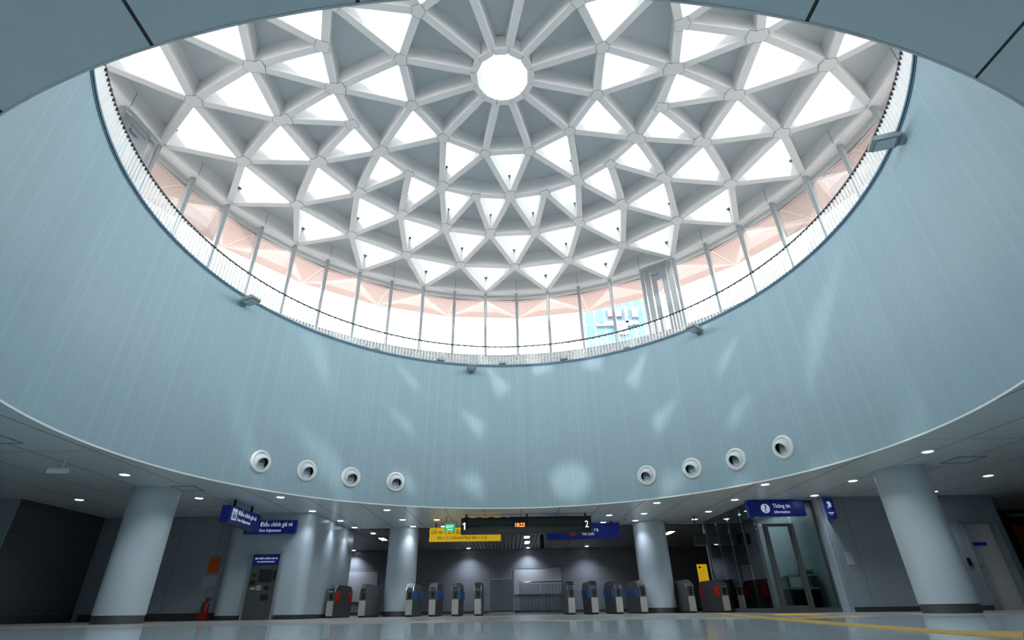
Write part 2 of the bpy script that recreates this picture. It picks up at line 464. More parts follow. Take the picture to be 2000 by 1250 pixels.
# ring beam: inner face, lower lip and a recess behind it, in 48 flats
mb = MB(); K = [k * .5 for k in range(48)]
def flat(mb, r0, z0, r1, z1):
    o = len(mb.v)
    for k in K: mb.v += [pol(r0, k, z0), pol(r1, k, z1)]
    for k in range(48):
        k2 = (k + 1) % 48; mb.f.append([o + 2*k, o + 2*k2, o + 2*k2 + 1, o + 2*k + 1]); mb.mi.append(0); mb.sm.append(False)
rp = [(10.96, 14.0), (10.96, 13.17), (11.14, 13.17), (11.14, 13.30), (11.52, 13.30), (11.52, 13.10), (11.62, 13.10), (11.62, 14.12), (10.96, 14.12)]
for i in range(len(rp)):
    a, b = rp[i], rp[(i + 1) % len(rp)]; flat(mb, a[0], a[1], b[0], b[1])
DP(mb, 'ring_beam', M['white'])
mb = MB()
for k in K:
    for s in (-1, 1):
        pass
    a = R(k * 15 + PHI); u = Vector((math.sin(a), math.cos(a), 0)); v = Vector((u.y, -u.x, 0)); p = pol(10.955, k, 0)
    q = [p + v * .006 - u * .004, p - v * .006 - u * .004, p - v * .006 + u * .03, p + v * .006 + u * .03]
    mb.prism([(x.x, x.y) for x in q], 13.20, 13.86)
o = DP(mb, 'beam_joints', M['seam']); o['kind'] = 'stuff'

# ------------------------------------------------------------------ glazed ring under the dome
cler = thing('glazed_ring', 'ring of clear glazing between grey steel posts above the granite kerb', 'glazing', (0, 0, 9.95))
def CP(mb, name, mats, par=None):
    o = mb.build(name, mats, par or cler)
    o.matrix_parent_inverse = Matrix.Translation((0, 0, -9.95)) if par is None else Matrix.Identity(4)
    return o
door_bays = (2.0, -6.0, 10.0)
RG = 11.17
for k in K:
    kk = (k + 12) % 24 - 12
    a = R(kk * 15 + PHI); u = Vector((math.sin(a), math.cos(a), 0)); v = Vector((u.y, -u.x, 0)); p = pol(RG - .02, kk)
    oct_ = [(.045, .09), (.065, .065), (.065, -.065), (.045, -.09), (-.045, -.09), (-.065, -.065), (-.065, .065), (-.045, .09)]
    mb = MB(); mb.prism([((p + v*s + u*h).x, (p + v*s + u*h).y) for s, h in oct_], 9.3, 13.2)
    CP(mb, 'post', M['post'])
    if kk in door_bays: continue
    p0, p1 = pol(RG + .02, kk), pol(RG + .02, kk + .5); d = (p1 - p0); L = d.length; d.normalize(); nn = Vector((-d.y, d.x, 0))
    mb = MB(); q = [p0, p1, p1 + nn * .016, p0 + nn * .016]
    mb.prism([(x.x, x.y) for x in q], 9.93, 13.28)
    g = CP(mb, 'glass_pane', M['glass'])
    if p0.y < -3: continue
    for f in (.2, .4, .6, .8):
        c = p0 + d * (L * f) - nn * .006
        q = [c - d * .02, c + d * .02, c + d * .02 + nn * .004, c - d * .02 + nn * .004]
        CP(MB().prism([(x.x, x.y) for x in q], 11.08, 11.12), 'marker_dot', M['grey_paint'], g)
CP(arc_ring(11.08, 11.26, 9.94, 9.99, seg=96), 'sill', M['post'])
# steel doors in the glazing
for n_, kb in enumerate(door_bays[:2]):
    p0, p1 = pol(RG, kb), pol(RG, kb + .5); d = (p1 - p0); L = d.length; d.normalize(); nn = Vector((-d.y, d.x, 0))
    def slab(mb, s0, s1, z0, z1, t0, t1, mi=0):
        q = [p0 + d*s0 + nn*t0, p0 + d*s1 + nn*t0, p0 + d*s1 + nn*t1, p0 + d*s0 + nn*t1]
        return mb.prism([(x.x, x.y) for x in q], z0, z1, mi)
    mb = MB(); slab(mb, .10, .34, 8.2, 13.15, -.03, .05); slab(mb, L - .36, L - .12, 8.2, 13.15, -.03, .05)
    fr = struct(mb.build(f'door_{n_ + 1}', M['steel']))
    mb = MB(); zt = 12.95
    slab(mb, .38, .60, 8.2, zt, 0, .06); slab(mb, L - .62, L - .40, 8.2, zt, 0, .06)
    slab(mb, .60, L - .62, 12.45, zt, 0, .06); slab(mb, .60, L - .62, 8.2, 8.6, 0, .06)
    leaf = mb.build('door_leaf', M['post'], fr)
    slab(MB(), .60, L - .62, 8.6, 12.45, .02, .04).build('door_glass', M['glass'], fr)
    slab(MB(), .34, L - .36, 12.97, 13.2, -.02, .06).build('door_head', M['post'], fr)
    mb = MB(); slab(mb, .45, .72, 12.72, 12.82, -.07, 0); mb.build('door_closer', M['post'], leaf)
    mb = MB(); slab(mb, L - .56, L - .50, 10.0, 10.14, -.08, 0); slab(mb, L - .70, L - .50, 10.05, 10.08, -.09, -.06); mb.build('door_handle', M['chrome'], leaf)

# ------------------------------------------------------------------ pink eave outside the glazing
can = thing('eave_canopy', 'pale pink folded eave with louvred triangles outside the glazed ring', 'canopy', (0, 0, 13.1))
ZI, ZE, RI, RE = 13.08, 13.42, 11.56, 13.9
def EP(mb, name, mats):
    o = mb.build(name, mats, can); o.matrix_parent_inverse = Matrix.Translation((0, 0, -13.1)); return o
def sheet(pts, th=.05, up=True):
    mb = MB(); n = len(pts)
    mb.add([p for p in pts] + [p + Vector((0, 0, th)) for p in pts],
           [tuple(range(n)), tuple(range(n, 2*n))] + [(i, (i+1) % n, (i+1) % n + n, i + n) for i in range(n)])
    return mb
for i in range(-12, 12):
    A, B, E, Cm = pol(RI, i - .5, ZI), pol(RI, i + .5, ZI), pol(RE, i, ZE), pol(RI, i, ZI - .06)
    for q in ((A, Cm, E), (Cm, B, E)):
        ctr = (q[0] + q[1] + q[2]) / 3
        mb = sheet(list(q)); td = (B - A).normalized()
        EP(mb, 'louvre_frame', M['pink'])
        ins = [x.lerp(ctr, .14) - Vector((0, 0, .012)) for x in q]
        mb = sheet(ins, .01)
        for vi, vv in enumerate(mb.v): mb.uv[vi] = (Vector(vv).dot(td), 0)
        EP(mb, 'louvre', M['louvre'])
    # plain triangle between two louvred ones, with a raised pale inset
    E2 = pol(RE, i + 1, ZE); c = (B + E + E2) / 3
    up = Vector((0, 0, .12))
    ins = [B.lerp(c, .48) + up, E.lerp(c, .60) + up, E2.lerp(c, .60) + up]
    mb = MB(); mb.add([B, E, E2] + ins, [(0, 1, 4, 3), (1, 2, 5, 4), (2, 0, 3, 5)])
    EP(mb, 'soffit_panel', M['pink'])
    EP(sheet(ins, .03), 'soffit_inset', M['pink_light'])
mb = MB(); o_ = 0
for i in range(-12, 12): mb.v += [pol(RE, i, ZE), pol(RE + .05, i, ZE), pol(RE + .05, i, ZE + .45), pol(RE, i, ZE + .45)]
for k in range(24):
    k2 = (k + 1) % 24
    for i in range(4):
        j = (i + 1) % 4; mb.f.append([k*4+i, k2*4+i, k2*4+j, k*4+j]); mb.mi.append(0); mb.sm.append(False)
EP(mb, 'fascia', M['pink'])
mb = MB()
for i in range(-12, 12): mb.v += [pol(11.5, i, 14.13), pol(RE + .05, i, ZE + .47), pol(RE + .05, i, ZE + .43), pol(11.5, i, 14.05)]
for k in range(24):
    k2 = (k + 1) % 24
    for i in range(4):
        j = (i + 1) % 4; mb.f.append([k*4+i, k2*4+i, k2*4+j, k*4+j]); mb.mi.append(0); mb.sm.append(False)
EP(mb, 'roof_sheet', M['pink'])

# ------------------------------------------------------------------ railing on the shaft's edge
rail = thing('railing', 'curved railing of white flat bars with a dark handrail around the shaft edge', 'railing', (0, 0, ZT))
RB = 8.14; NB = 438; ZH = 8.93
def RP(mb, name, mats):
    o = mb.build(name, mats, rail); o.matrix_parent_inverse = Matrix.Translation((0, 0, -ZT)); return o
def bar(mb, deg, r=RB, w=.007, dp=.028, z0=ZT, z1=ZH - .02):
    a = R(deg); u = Vector((math.sin(a), math.cos(a), 0)); v = Vector((u.y, -u.x, 0)); p = u * r
    q = [p + v*w + u*dp, p + v*w - u*dp, p - v*w - u*dp, p - v*w + u*dp]
    return mb.prism([(x.x, x.y) for x in q], z0, z1)
bars = []
for k in range(NB):
    d = k * 360 / NB; p = pol(RB, d, 8.5, True)
    # the ones that show largest: in front of the viewer, widest seen along their flat
    vw = (p - CAMP); u = Vector((p.x, p.y, 0)).normalized(); vis = p.y > -2.2
    wide = abs(Vector((u.y, -u.x, 0)).dot(Vector((vw.x, vw.y, 0)).normalized()))
    bars.append(((wide * .056 + .012) / vw.length ** 2 if vis else 0, d))
bars.sort(key=lambda b: -b[0])
for s, d in bars[:100]: RP(bar(MB(), d), 'baluster', M['baluster'])
mb = MB()
for s, d in bars[100:]: bar(mb, d)
o = RP(mb, 'balusters', M['baluster']); o['kind'] = 'stuff'
RP(arc_ring(RB - .024, RB + .024, ZH - .018, ZH + .016, seg=256), 'handrail', M['rubber'])
RP(arc_ring(RB - .03, RB + .03, ZT + .012, ZT + .03, seg=256), 'base_rail', M['baluster'])
mb = MB()
for k in range(NB):
    d = (k + .5) * 360 / NB
    if k % 2 == 0: bar(mb, d, r=RB - .03, w=.028, dp=.02, z0=ZH - .055, z1=ZH - .018)
o = RP(mb, 'handrail_brackets', M['rubber']); o['kind'] = 'stuff'

# small spotlights standing on the rim
rim = [(-17.4, 'small black spotlight on the shaft rim left of the middle', 'black'), (-0.9, 'small black spotlight on the shaft rim straight ahead', 'black'),
       (15.4, 'small black spotlight on the shaft rim right of the middle', 'black'), (-34.1, 'small white spotlight on the left of the shaft rim', 'white_paint'),
       (31.9, 'small white spotlight on the shaft rim under the glass tower', 'white_paint')]
for d, lab, m in rim:
    t_ = thing('rim_spotlight', lab, 'spotlight', pol(8.06, d, ZT + .02, True), -R(d), 'spotlights on the shaft rim')
    MB().box(-.12, .12, -.07, .05, .045, .115).build('housing', M[m], t_)
    MB().box(-.015, .015, -.015, .015, 0, .05).build('foot', M['steel'], t_)
    MB().box(-.10, .10, -.075, -.068, .055, .105).build('lens', M['chrome'], t_)

# ------------------------------------------------------------------ fittings on the shaft wall
fl = [(-68.8, 'grey bracket floodlight on the left of the round wall'), (-9.4, 'grey bracket floodlight on the round wall straight ahead'),
      (50.8, 'grey bracket floodlight on the round wall below the right steel door'), (109.7, 'grey bracket floodlight at the far right, nearest to the viewer')]
for d, lab in fl:
    t_ = thing('floodlight', lab, 'floodlight', pol(RS, d, 7.80, True), -R(d), 'floodlights on the round wall')
    mb = MB(); mb.extrude([(-.05, .03), (-.12, .075), (-.50, .105), (-.56, .085), (-.56, .03), (-.50, .0), (-.12, -.02)], 'x', -.16, .16)
    mb.build('housing', M['grey_paint'], t_)
    mb = MB()
    for k in range(7): mb.box(-.15 + k*.046, -.135 + k*.046, -.50, -.14, .07, .125)
    mb.build('cooling_fins', M['grey_paint'], t_)
    MB().box(-.08, .08, -.10, 0.0, -.06, .08).build('bracket', M['grey_paint'], t_)
    MB().box(-.13, .13, -.49, -.16, -.022, -.012).build('lens', M['steel'], t_)
side = ('left', 'right')
nz_lab = {-56.5: 'leftmost round white air nozzle on the left of the round wall', -46.5: 'second white air nozzle from the left on the round wall',
          -36.6: 'third white air nozzle from the left on the round wall', -26.4: 'white air nozzle of the left four nearest to the middle',
          32.5: 'white air nozzle of the right four nearest to the middle', 42.7: 'white air nozzle third from the right on the round wall',
          52.4: 'white air nozzle second from the right on the round wall', 62.5: 'rightmost round white air nozzle, highest in the picture'}
for d, lab in nz_lab.items():
    t_ = thing('air_nozzle', lab, 'air nozzle', pol(RS, d, 3.74, True), -R(d), 'jet nozzles on the round wall')
    # local axis: -y points into the room
    m0 = Matrix.Rotation(R(90), 4, 'X')
    MB().lathe([(.15, 0), (.305, 0), (.305, .02), (.285, .05), (.255, .062), (.225, .05), (.215, .03), (.15, .03)], 40, 0, m0, close=True).build('flange', M['white_paint'], t_)
    aim = Matrix.Rotation(R(26), 4, 'X') @ Matrix.Rotation(0 * R(d) * .12, 4, 'Z') @ m0
    MB().lathe([(.215, -.02), (.213, .05), (.20, .10), (.178, .14), (.16, .155), (.148, .155), (.146, .12)], 40, 0, aim).build('swivel_cup', M['white_paint'], t_)
    MB().lathe([(.146, .12), (.12, -.11), (.0001, -.11)], 32, 0, aim).build('throat', M['throat'], t_)

# ------------------------------------------------------------------ hall shell
X0, X1, Y0, Y1 = -19.0, 20.0, -14.0, 20.78
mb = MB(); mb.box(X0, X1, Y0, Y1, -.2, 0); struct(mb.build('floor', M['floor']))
# ceiling sheet with the round hole
n = 256; mb = MB(); YS = 12.25
def edge_pt(a):
    s, c = math.sin(a), math.cos(a); k = 1e9
    if s > 1e-9: k = min(k, X1 / s)
    if s < -1e-9: k = min(k, X0 / s)
    if c > 1e-9: k = min(k, YS / c)
    if c < -1e-9: k = min(k, Y0 / c)
    return (s * k, c * k)
angs = sorted([2 * math.pi * k / n for k in range(n)] + [math.atan2(x, y) % (2 * math.pi) for x in (X0, X1) for y in (Y0, YS)])
for a in angs:
    e = edge_pt(a); s, c = math.sin(a), math.cos(a); rr = RS + .004
    mb.v += [(rr*s, rr*c, ZC), (e[0], e[1], ZC), (rr*s, rr*c, ZC + .1), (e[0], e[1], ZC + .1)]
L_ = len(angs)
for k in range(L_):
    k2 = (k + 1) % L_; mb.f += [[k*4, k*4+1, k2*4+1, k2*4], [k*4+2, k2*4+2, k2*4+3, k*4+3]]; mb.mi += [0, 0]; mb.sm += [False, False]
struct(mb.build('ceiling', M['ceiling']))
mb = MB(); x = X0
while x < X1:
    mb.box(x, x + .15, YS + .02, Y1, ZC + .01, ZC + .04); x += .19
struct(mb.build('ceiling_slats', M['slat']))
mb = MB(); mb.box(X0, X1, YS, Y1, ZC + .22, ZC + .3); mb.box(X0, X1, YS - .02, YS + .02, ZC - .02, ZC + .3); struct(mb.build('ceiling_void', M['black']))
def wall(name, m, *bx):
    mb = MB()
    for b in bx: mb.box(*b)
    return struct(mb.build(name, m))
wall('wall_back', M['wall_back'], (X0, X1, Y1, Y1 + .2, 0, ZC + .3))
wall('wall_near', M['wall_pale'], (X0, X1, Y0 - .2, Y0, 0, ZC + .1))
wall('wall_far_left', M['wall_grey'], (X0 - .2, X0, Y0, Y1, 0, ZC + .3))
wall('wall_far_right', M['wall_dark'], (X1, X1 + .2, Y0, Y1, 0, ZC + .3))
# left block: colour itself pale on the lit end, dark on the shaded side, then the grey wall behind the column
wall('wall_left_end', M['wall_pale'], (X0, -13.5, 5.25, 5.27, 0, ZC))
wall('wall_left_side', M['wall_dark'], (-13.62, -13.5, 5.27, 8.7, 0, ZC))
wall('wall_left', M['wall_grey'], (-13.62, -9.0, 8.7, 8.9, 0, ZC))
# fare room with rounded corners
def rounded(x0, x1, y0, y1, r, k=8):
    pts = []
    for cx, cy, a0 in ((x1 - r, y0 + r, -90), (x1 - r, y1 - r, 0), (x0 + r, y1 - r, 90), (x0 + r, y0 + r, 180)):
        for q in range(k + 1):
            a = R(a0 + 90 * q / k); pts.append((cx + r * math.cos(a), cy + r * math.sin(a)))
    return pts
mb = MB(); mb.prism(rounded(-9.02, -6.28, 8.22, 13.3, .35), 0.12, ZC, 0, True)
struct(mb.build('wall_fare_room', M['wall_side']))
mb = MB(); mb.prism(rounded(-9.0, -6.30, 8.24, 13.28, .35), 0, .125, 0, True)
struct(mb.build('baseboard_fare_room', M['skirting']))
wall('wall_right', M['wall_grey'], (9.42, 13.25, 6.7, 6.95, 0, ZC), (14.35, 14.5, 6.7, 6.95, 0, ZC), (13.25, 14.35, 6.7, 6.95, 2.28, ZC), (14.3, 14.5, 6.95, 9.6, 0, ZC))
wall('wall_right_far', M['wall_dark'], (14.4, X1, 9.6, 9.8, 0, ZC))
for nm, b in (('baseboard_back', (X0, X1, Y1 - .02, Y1 - .001, 0, .14)), ('baseboard_left', (-13.3, -9.03, 8.68, 8.699, 0, .2)),
              ('baseboard_left_side', (-13.499, -13.48, 5.46, 8.69, 0, .2)), ('baseboard_right', (9.43, 13.24, 6.68, 6.699, 0, .12))):
    wall(nm, M['skirting'], b)
# service door in a recess of the right wall
dr = wall('door_3', M['grey_paint'], (13.25, 13.30, 6.66, 7.2, 0, 2.28), (14.30, 14.35, 6.66, 7.2, 0, 2.28), (13.25, 14.35, 6.66, 7.2, 2.24, 2.28))
MB().box(13.30, 14.30, 6.95, 7.0, 0, 2.24).build('door_leaf', M['door_white'], dr)
MB().box(13.60, 13.98, 6.935, 6.949, 1.64, 1.73).build('door_plate', M['sign_blue'], dr)
mb = MB(); mb.box(13.38, 13.40, 6.88, 6.95, 1.0, 1.14); mb.box(13.38, 13.52, 6.87, 6.89, 1.06, 1.085); mb.build('door_handle', M['dark_steel'], dr)
o = MB().box(13.02, 13.10, 6.66, 6.7, 1.12, 1.30).build('card_reader', M['black']); tag(o, 'small black card reader beside the white service door', 'card reader')

# ------------------------------------------------------------------ round columns
for x, y, r, lab in ((-9.17, 4.33, .54, 'leftmost white round column in front of the dark left wall'), (-4.13, 12.42, .57, 'white round column left of the ticket gates, by the yellow sign'),
                  (5.39, 11.68, .60, 'white round column right of the gates, by the blue no exit sign'), (9.45, 3.22, .54, 'rightmost white round column beside the right wall')):
    t_ = thing('round_column', lab, 'column', (x, y, 0), 0, 'round columns of the hall')
    MB().lathe([(.0001, .17), (r, .17), (r, ZC - .03), (r + .012, ZC - .03), (r + .012, ZC), (.0001, ZC)], 64).build('shaft', M['column'], t_)
    MB().lathe([(r - .03, 0), (r - .012, 0), (r - .012, .17), (r - .03, .17)], 64, 0, None, True).build('base_band', M['dark_steel'], t_)

# ------------------------------------------------------------------ downlights
DL = [(-8.92, 2.62, 'ceiling downlight left of the ring, in front of the leftmost column'), (-12.08, 5.52, 'ceiling downlight by the dark left wall'),
 (-8.72, 5.54, 'ceiling downlight just right of the leftmost column'), (-6.43, 5.56, 'ceiling downlight between the hanging fare sign and the round wall'),
 (-6.31, 7.91, 'ceiling downlight above the front corner of the fare room'), (-6.01, 10.03, 'first ceiling downlight along the fare room side wall'),
 (-5.95, 11.76, 'second ceiling downlight along the fare room side wall'), (-5.66, 13.64, 'ceiling downlight in the slatted ceiling past the fare room'),
 (-8.24, 20.37, 'ceiling downlight at the left end of the back wall'), (-3.91, 7.92, 'ceiling downlight nearest to the round wall left of the yellow sign'),
 (-3.78, 10.0, 'middle ceiling downlight of the row ahead of the left gate column'), (-3.68, 11.72, 'ceiling downlight close against the left gate column'),
 (-2.57, 10.11, 'ceiling downlight above the left end of the yellow sign'), (-2.52, 11.82, 'ceiling downlight behind the green exit sign'),
 (-1.35, 9.98, 'ceiling downlight above platform number 1'), (-0.09, 9.98, 'ceiling downlight left of the middle of the departure board'),
 (1.09, 9.85, 'ceiling downlight above the departure board right of the clock'), (2.33, 9.73, 'ceiling downlight above platform number 2'),
 (-2.11, 20.15, 'ceiling downlight washing the back wall left of the board'), (1.04, 20.31, 'ceiling downlight washing the back wall above the board'),
 (4.12, 19.95, 'ceiling downlight washing the back wall right of the board'), (3.54, 9.61, 'ceiling downlight right of the departure board, nearer the round wall'),
 (3.60, 11.32, 'ceiling downlight above the blue no exit sign'), (4.63, 7.31, 'ceiling downlight nearest to the round wall right of the board'),
 (4.71, 9.38, 'middle ceiling downlight of the row ahead of the right gate column'), (4.75, 11.0, 'ceiling downlight close against the right gate column'),
 (6.86, 9.13, 'middle ceiling downlight along the glass booth'), (6.93, 10.87, 'farthest ceiling downlight along the glass booth'),
 (6.93, 6.96, 'ceiling downlight at the near corner of the glass booth'), (6.89, 4.74, 'ceiling downlight under the rim in front of the information sign'),
 (9.10, 6.45, 'ceiling downlight at the right end of the information sign'), (9.07, 4.44, 'ceiling downlight just left of the rightmost column'),
 (9.0, 1.56, 'ceiling downlight in front of the rightmost column, nearest of all'), (12.31, 4.04, 'ceiling downlight at the far right of the ceiling'),
 (12.39, 6.1, 'ceiling downlight half hidden behind the rightmost column')]
spot = bpy.data.lights.new('downlight beam', 'SPOT'); spot.energy = 38; spot.spot_size = R(105); spot.spot_blend = 1.0; spot.shadow_soft_size = 0.09; spot.color = (0.80, 0.87, 1.0)
wash = spot.copy(); wash.name = 'wall washer beam'; wash.energy = 125; wash.spot_size = R(125)
dl_proto = None
for x, y, lab in DL:
    if dl_proto is None:
        t_ = thing('downlight', lab, 'downlight', (x, y, ZC), 0, 'round downlights in the hall ceiling')
        MB().lathe([(.10, -.004), (.128, -.012), (.132, 0), (.10, .0)], 28, 0, None, True).build('trim_ring', M['white_paint'], t_)
        MB().lathe([(.0001, -.010), (.08, -.010), (.101, -.003)], 28).build('lens', M['lamp'], t_)
        dl_proto = t_
    else:
        t_ = copy_tree(dl_proto); t_.location = (x, y, ZC); t_['label'] = lab
    lo = bpy.data.objects.new('downlight beam', wash if y > 19 else spot); COL.objects.link(lo); lo.location = (x, y, ZC - .03)
# strip lights set in the slats
for x, y0, y1, lab in ((0.82, 14.95, 15.6, 'square strip light in the slatted ceiling below the clock'), (0.90, 16.9, 17.8, 'second strip light in the slats, farther behind the clock'),
                       (-5.6, 14.9, 15.7, 'strip light in the slats left of the left gate column'), (6.95, 14.0, 15.0, 'strip light in the slats right of the right gate column'),
                       (-2.9, 15.0, 15.6, 'short strip light under the yellow sign'), (4.5, 15.0, 15.6, 'short strip light under the blue no exit sign')):
    t_ = thing('strip_light', lab, 'strip light', (x, y0, ZC), 0, 'strip lights in the slatted ceiling')
    MB().box(-.16, .16, -.05, y1 - y0 + .05, -.04, 0).build('housing', M['grey_paint'], t_)
    MB().box(-.11, .11, 0, y1 - y0, -.05, -.04).build('diffuser', M['lamp'], t_)

# ------------------------------------------------------------------ ticket gates
GY = 10.2; GL = 2.25; GH = 1.0
def gate(x, lab, flaps, colour):
    """flaps: -1 on the left side, 1 on the right side, 0 none"""
    t_ = thing('ticket_gate', lab, 'ticket gate', (x, GY, 0), 0, 'row of ticket gates')
    h = .115
    prof = [(0.02, .05), (0, .78), (.04, .86), (.33, GH), (GL - .33, GH), (GL - .04, .86), (GL, .78), (GL - .02, .05)]
    MB().extrude(prof, 'x', -h, h).build('cabinet', M['dark_steel'], t_)
    MB().box(-h + .015, h - .015, .03, GL - .03, 0, .05).build('plinth', M['black'], t_)
    mb = MB(); mb.extrude([(-.012, .06), (-.012, .50), (.02, .50), (.02, .06)], 'x', -h + .006, h - .006); mb.build('front_plate', M['light_steel'], t_)
    mb = MB(); mb.box(-.05, .065, -.012, .02, .54, .73); mb.build('sensor_window', M['black'], t_)
    mb = MB(); mb.extrude([(.0, .80), (.035, .872), (.30, 1.0), (.33, 1.012), (.33, .985), (.04, .845)], 'x', -h + .02, h - .02); mb.build('card_reader', M['black'], t_)
    mb = MB()
    for s in (-1, 1):
        mb.extrude([(-.004, .76), (.036, .868), (.33, 1.006), (.33, .985), (.05, .85), (.02, .76)], 'x', s * h - .012, s * h + .012)
    mb.build('edge_strip', M['chrome'], t_)
    MB().box(-h + .03, h - .05, -.02, .03, .76, .80).build('indicator', M['chrome'], t_)
    mb = MB(); mb.box(-.006, .006, -.016, -.01, .10, .12)
    for s in ((-1, 1) if flaps == 2 else (flaps,)):
        if not s: continue
        for y0, y1 in ((.18, .50), (GL - .50, GL - .18)):
            xa = s * h; mb = MB(); mb.extrude([(y0, .50), (y0, .76), (y0 + .06, .78), (y1 - .06, .78), (y1, .76), (y1, .50)], 'x', min(xa, xa + s * .05), max(xa, xa + s * .05))
            mb.build('flap', M[colour], t_)
    return t_
gate(-6.03, 'leftmost ticket gate, with red flaps, beside the fare room wall', 1, 'red')
gate(-4.95, 'ticket gate second from the left, plain grey side towards the column', -1, 'red')
gate(-3.38, 'blue flap ticket gate in front of the left round column', 1, 'blue')
gate(-2.60, 'second blue flap ticket gate right of the left column', 1, 'blue')
gate(-1.83, 'third blue flap ticket gate right of the left column', 1, 'blue')
gate(-1.07, 'ticket gate without visible flaps left of the glass panel', 0, 'blue')
gate(2.08, 'ticket gate without visible flaps right of the notice board', 0, 'blue')
gate(2.86, 'blue flap ticket gate second from the gap on the right', -1, 'blue')
gate(3.68, 'blue flap ticket gate third from the gap on the right', -1, 'blue')
gate(4.50, 'blue flap ticket gate in front of the right round column', -1, 'blue')
gate(6.12, 'wide lane ticket gate just right of the right round column', 1, 'red')
gate(7.26, 'rightmost ticket gate, with red flaps, against the glass booth', -1, 'red')

# ------------------------------------------------------------------ signs
def hangers(par, xs, y, z0, z1, m='black'):
    for x in xs: MB().box(x - .025, x + .025, y - .02, y + .02, z0, z1).build('hanger', M[m], par)
# departure board
t_ = thing('departure_board', 'long black departure board with platform numbers 1 and 2 and a red clock', 'departure board', (0, 9.0, 2.4))
def LP(mb, name, m): o = mb.build(name, m, t_); o.matrix_parent_inverse = Matrix.Translation((0, -9.0, -2.4)); return o
def LT(*a, **k): o = text(*a, **k); o.matrix_parent_inverse = Matrix.Translation((0, -9.0, -2.4)); return o
mb = MB(); mb.box(-1.60, 1.16 - .55, 9.0, 9.22, 2.395, 2.90); mb.box(.61, 2.80, 9.0, 9.22, 2.41, 2.92); mb.box(.02, .63, 8.99, 9.2, 2.40, 2.92)
LP(mb, 'housing', M['black'])
for xa, xb in ((-1.36, .12), (.68, 2.50)):
    for za, zb in ((2.46, 2.63), (2.67, 2.84)):
        LP(MB().box(xa, xb, 8.985, 8.999, za, zb), 'display_panel', M['led_glow'])
LP(MB().box(.13, .62, 8.975, 8.989, 2.50, 2.76), 'clock_panel', M['black'])
LP(MB().extrude([(-1.455, 2.53), (-1.455, 2.755), (-1.49, 2.755), (-1.545, 2.715), (-1.545, 2.675), (-1.50, 2.71), (-1.50, 2.53)], 'y', 8.98, 8.995), 'lettering', M['letter_white'])
LT('2', .30, M['letter_white'], t_, face_y(2.57, 8.985, 2.56), sx=.85)
LT('10:23', .175, M['led'], t_, face_y(.375, 8.97, 2.60), name='clock_digits', align='CENTER', sx=.92)
for x in (-1.43, .63, 2.62):
    LP(MB().box(x - .03, x + .03, 9.08, 9.14, 2.9, ZC), 'hanger', M['black'])
mb = MB()
for k in range(11): mb.box(-1.5 + k*.41, -1.3 + k*.41, 9.05, 9.15, 2.895, 2.93)
LP(mb, 'top_vents', M['black'])
# yellow and blue hanging signs
t_ = thing('hanging_sign', 'yellow hanging exit sign with dark lettering, behind the departure board', 'sign', (-1.6, 11.0, 2.38))
def signbox(t_, x0, x1, y, z0, z1, m, hang):
    i = Matrix.Translation(-t_.location)
    a = MB().box(x0, x1, y, y + .12, z0, z1).build('sign_face', M[m], t_); a.matrix_parent_inverse = i
    b = MB()
    b.box(x0 - .012, x1 + .012, y + .02, y + .10, z0 - .012, z0); b.box(x0 - .012, x1 + .012, y + .02, y + .10, z1, z1 + .012)
    b.box(x0 - .012, x0, y + .02, y + .1, z0, z1); b.box(x1, x1 + .012, y + .02, y + .1, z0, z1)
    b = b.build('frame', M['dark_steel'], t_); b.matrix_parent_inverse = i
    for x in hang:
        c = MB().box(x - .025, x + .025, y + .03, y + .08, z1, ZC).build('hanger', M['black'], t_); c.matrix_parent_inverse = i
def signtext(t_, *a, **k): o = text(a[0], a[1], M[a[2]], t_, a[3], **k); o.matrix_parent_inverse = Matrix.Translation(-t_.location); return o
signbox(t_, -2.93, -.29, 11.0, 2.385, 2.87, 'sign_yellow', (-2.70, -.5))
signtext(t_, 'Lối ra 1, 2, 3 (Lối ra tầng trệt)', .185, 'letter_black', face_y(-2.86, 10.995, 2.66), sx=.90)
signtext(t_, 'Exit 1, 2, 3 (Ground Floor Exit 1, 2, 3)', .135, 'letter_black', face_y(-2.62, 10.995, 2.475), sx=.87)
t_ = thing('hanging_sign', 'blue hanging no exit sign with a red disc, behind the departure board', 'sign', (2.8, 11.0, 2.4))
signbox(t_, 1.41, 4.13, 11.0, 2.41, 2.955, 'sign_blue', (1.7, 3.85))
signtext(t_, 'Không lối ra', .20, 'letter_dim', face_y(3.34, 10.995, 2.67), align='RIGHT', sx=1.0)
signtext(t_, 'No Exit', .15, 'letter_dim', face_y(2.72, 10.995, 2.54), sx=.95)
i_ = Matrix.Translation(-t_.location)
o = MB().lathe([(.0001, 0), (.17, 0), (.17, .01), (.0001, .01)], 32, 0, face_y(2.38, 10.99, 2.68)).build('red_disc', M['red'], t_); o.matrix_parent_inverse = i_
o = MB().box(2.27, 2.49, 10.972, 10.979, 2.655, 2.70).build('disc_bar', M['letter_white'], t_); o.matrix_parent_inverse = i_
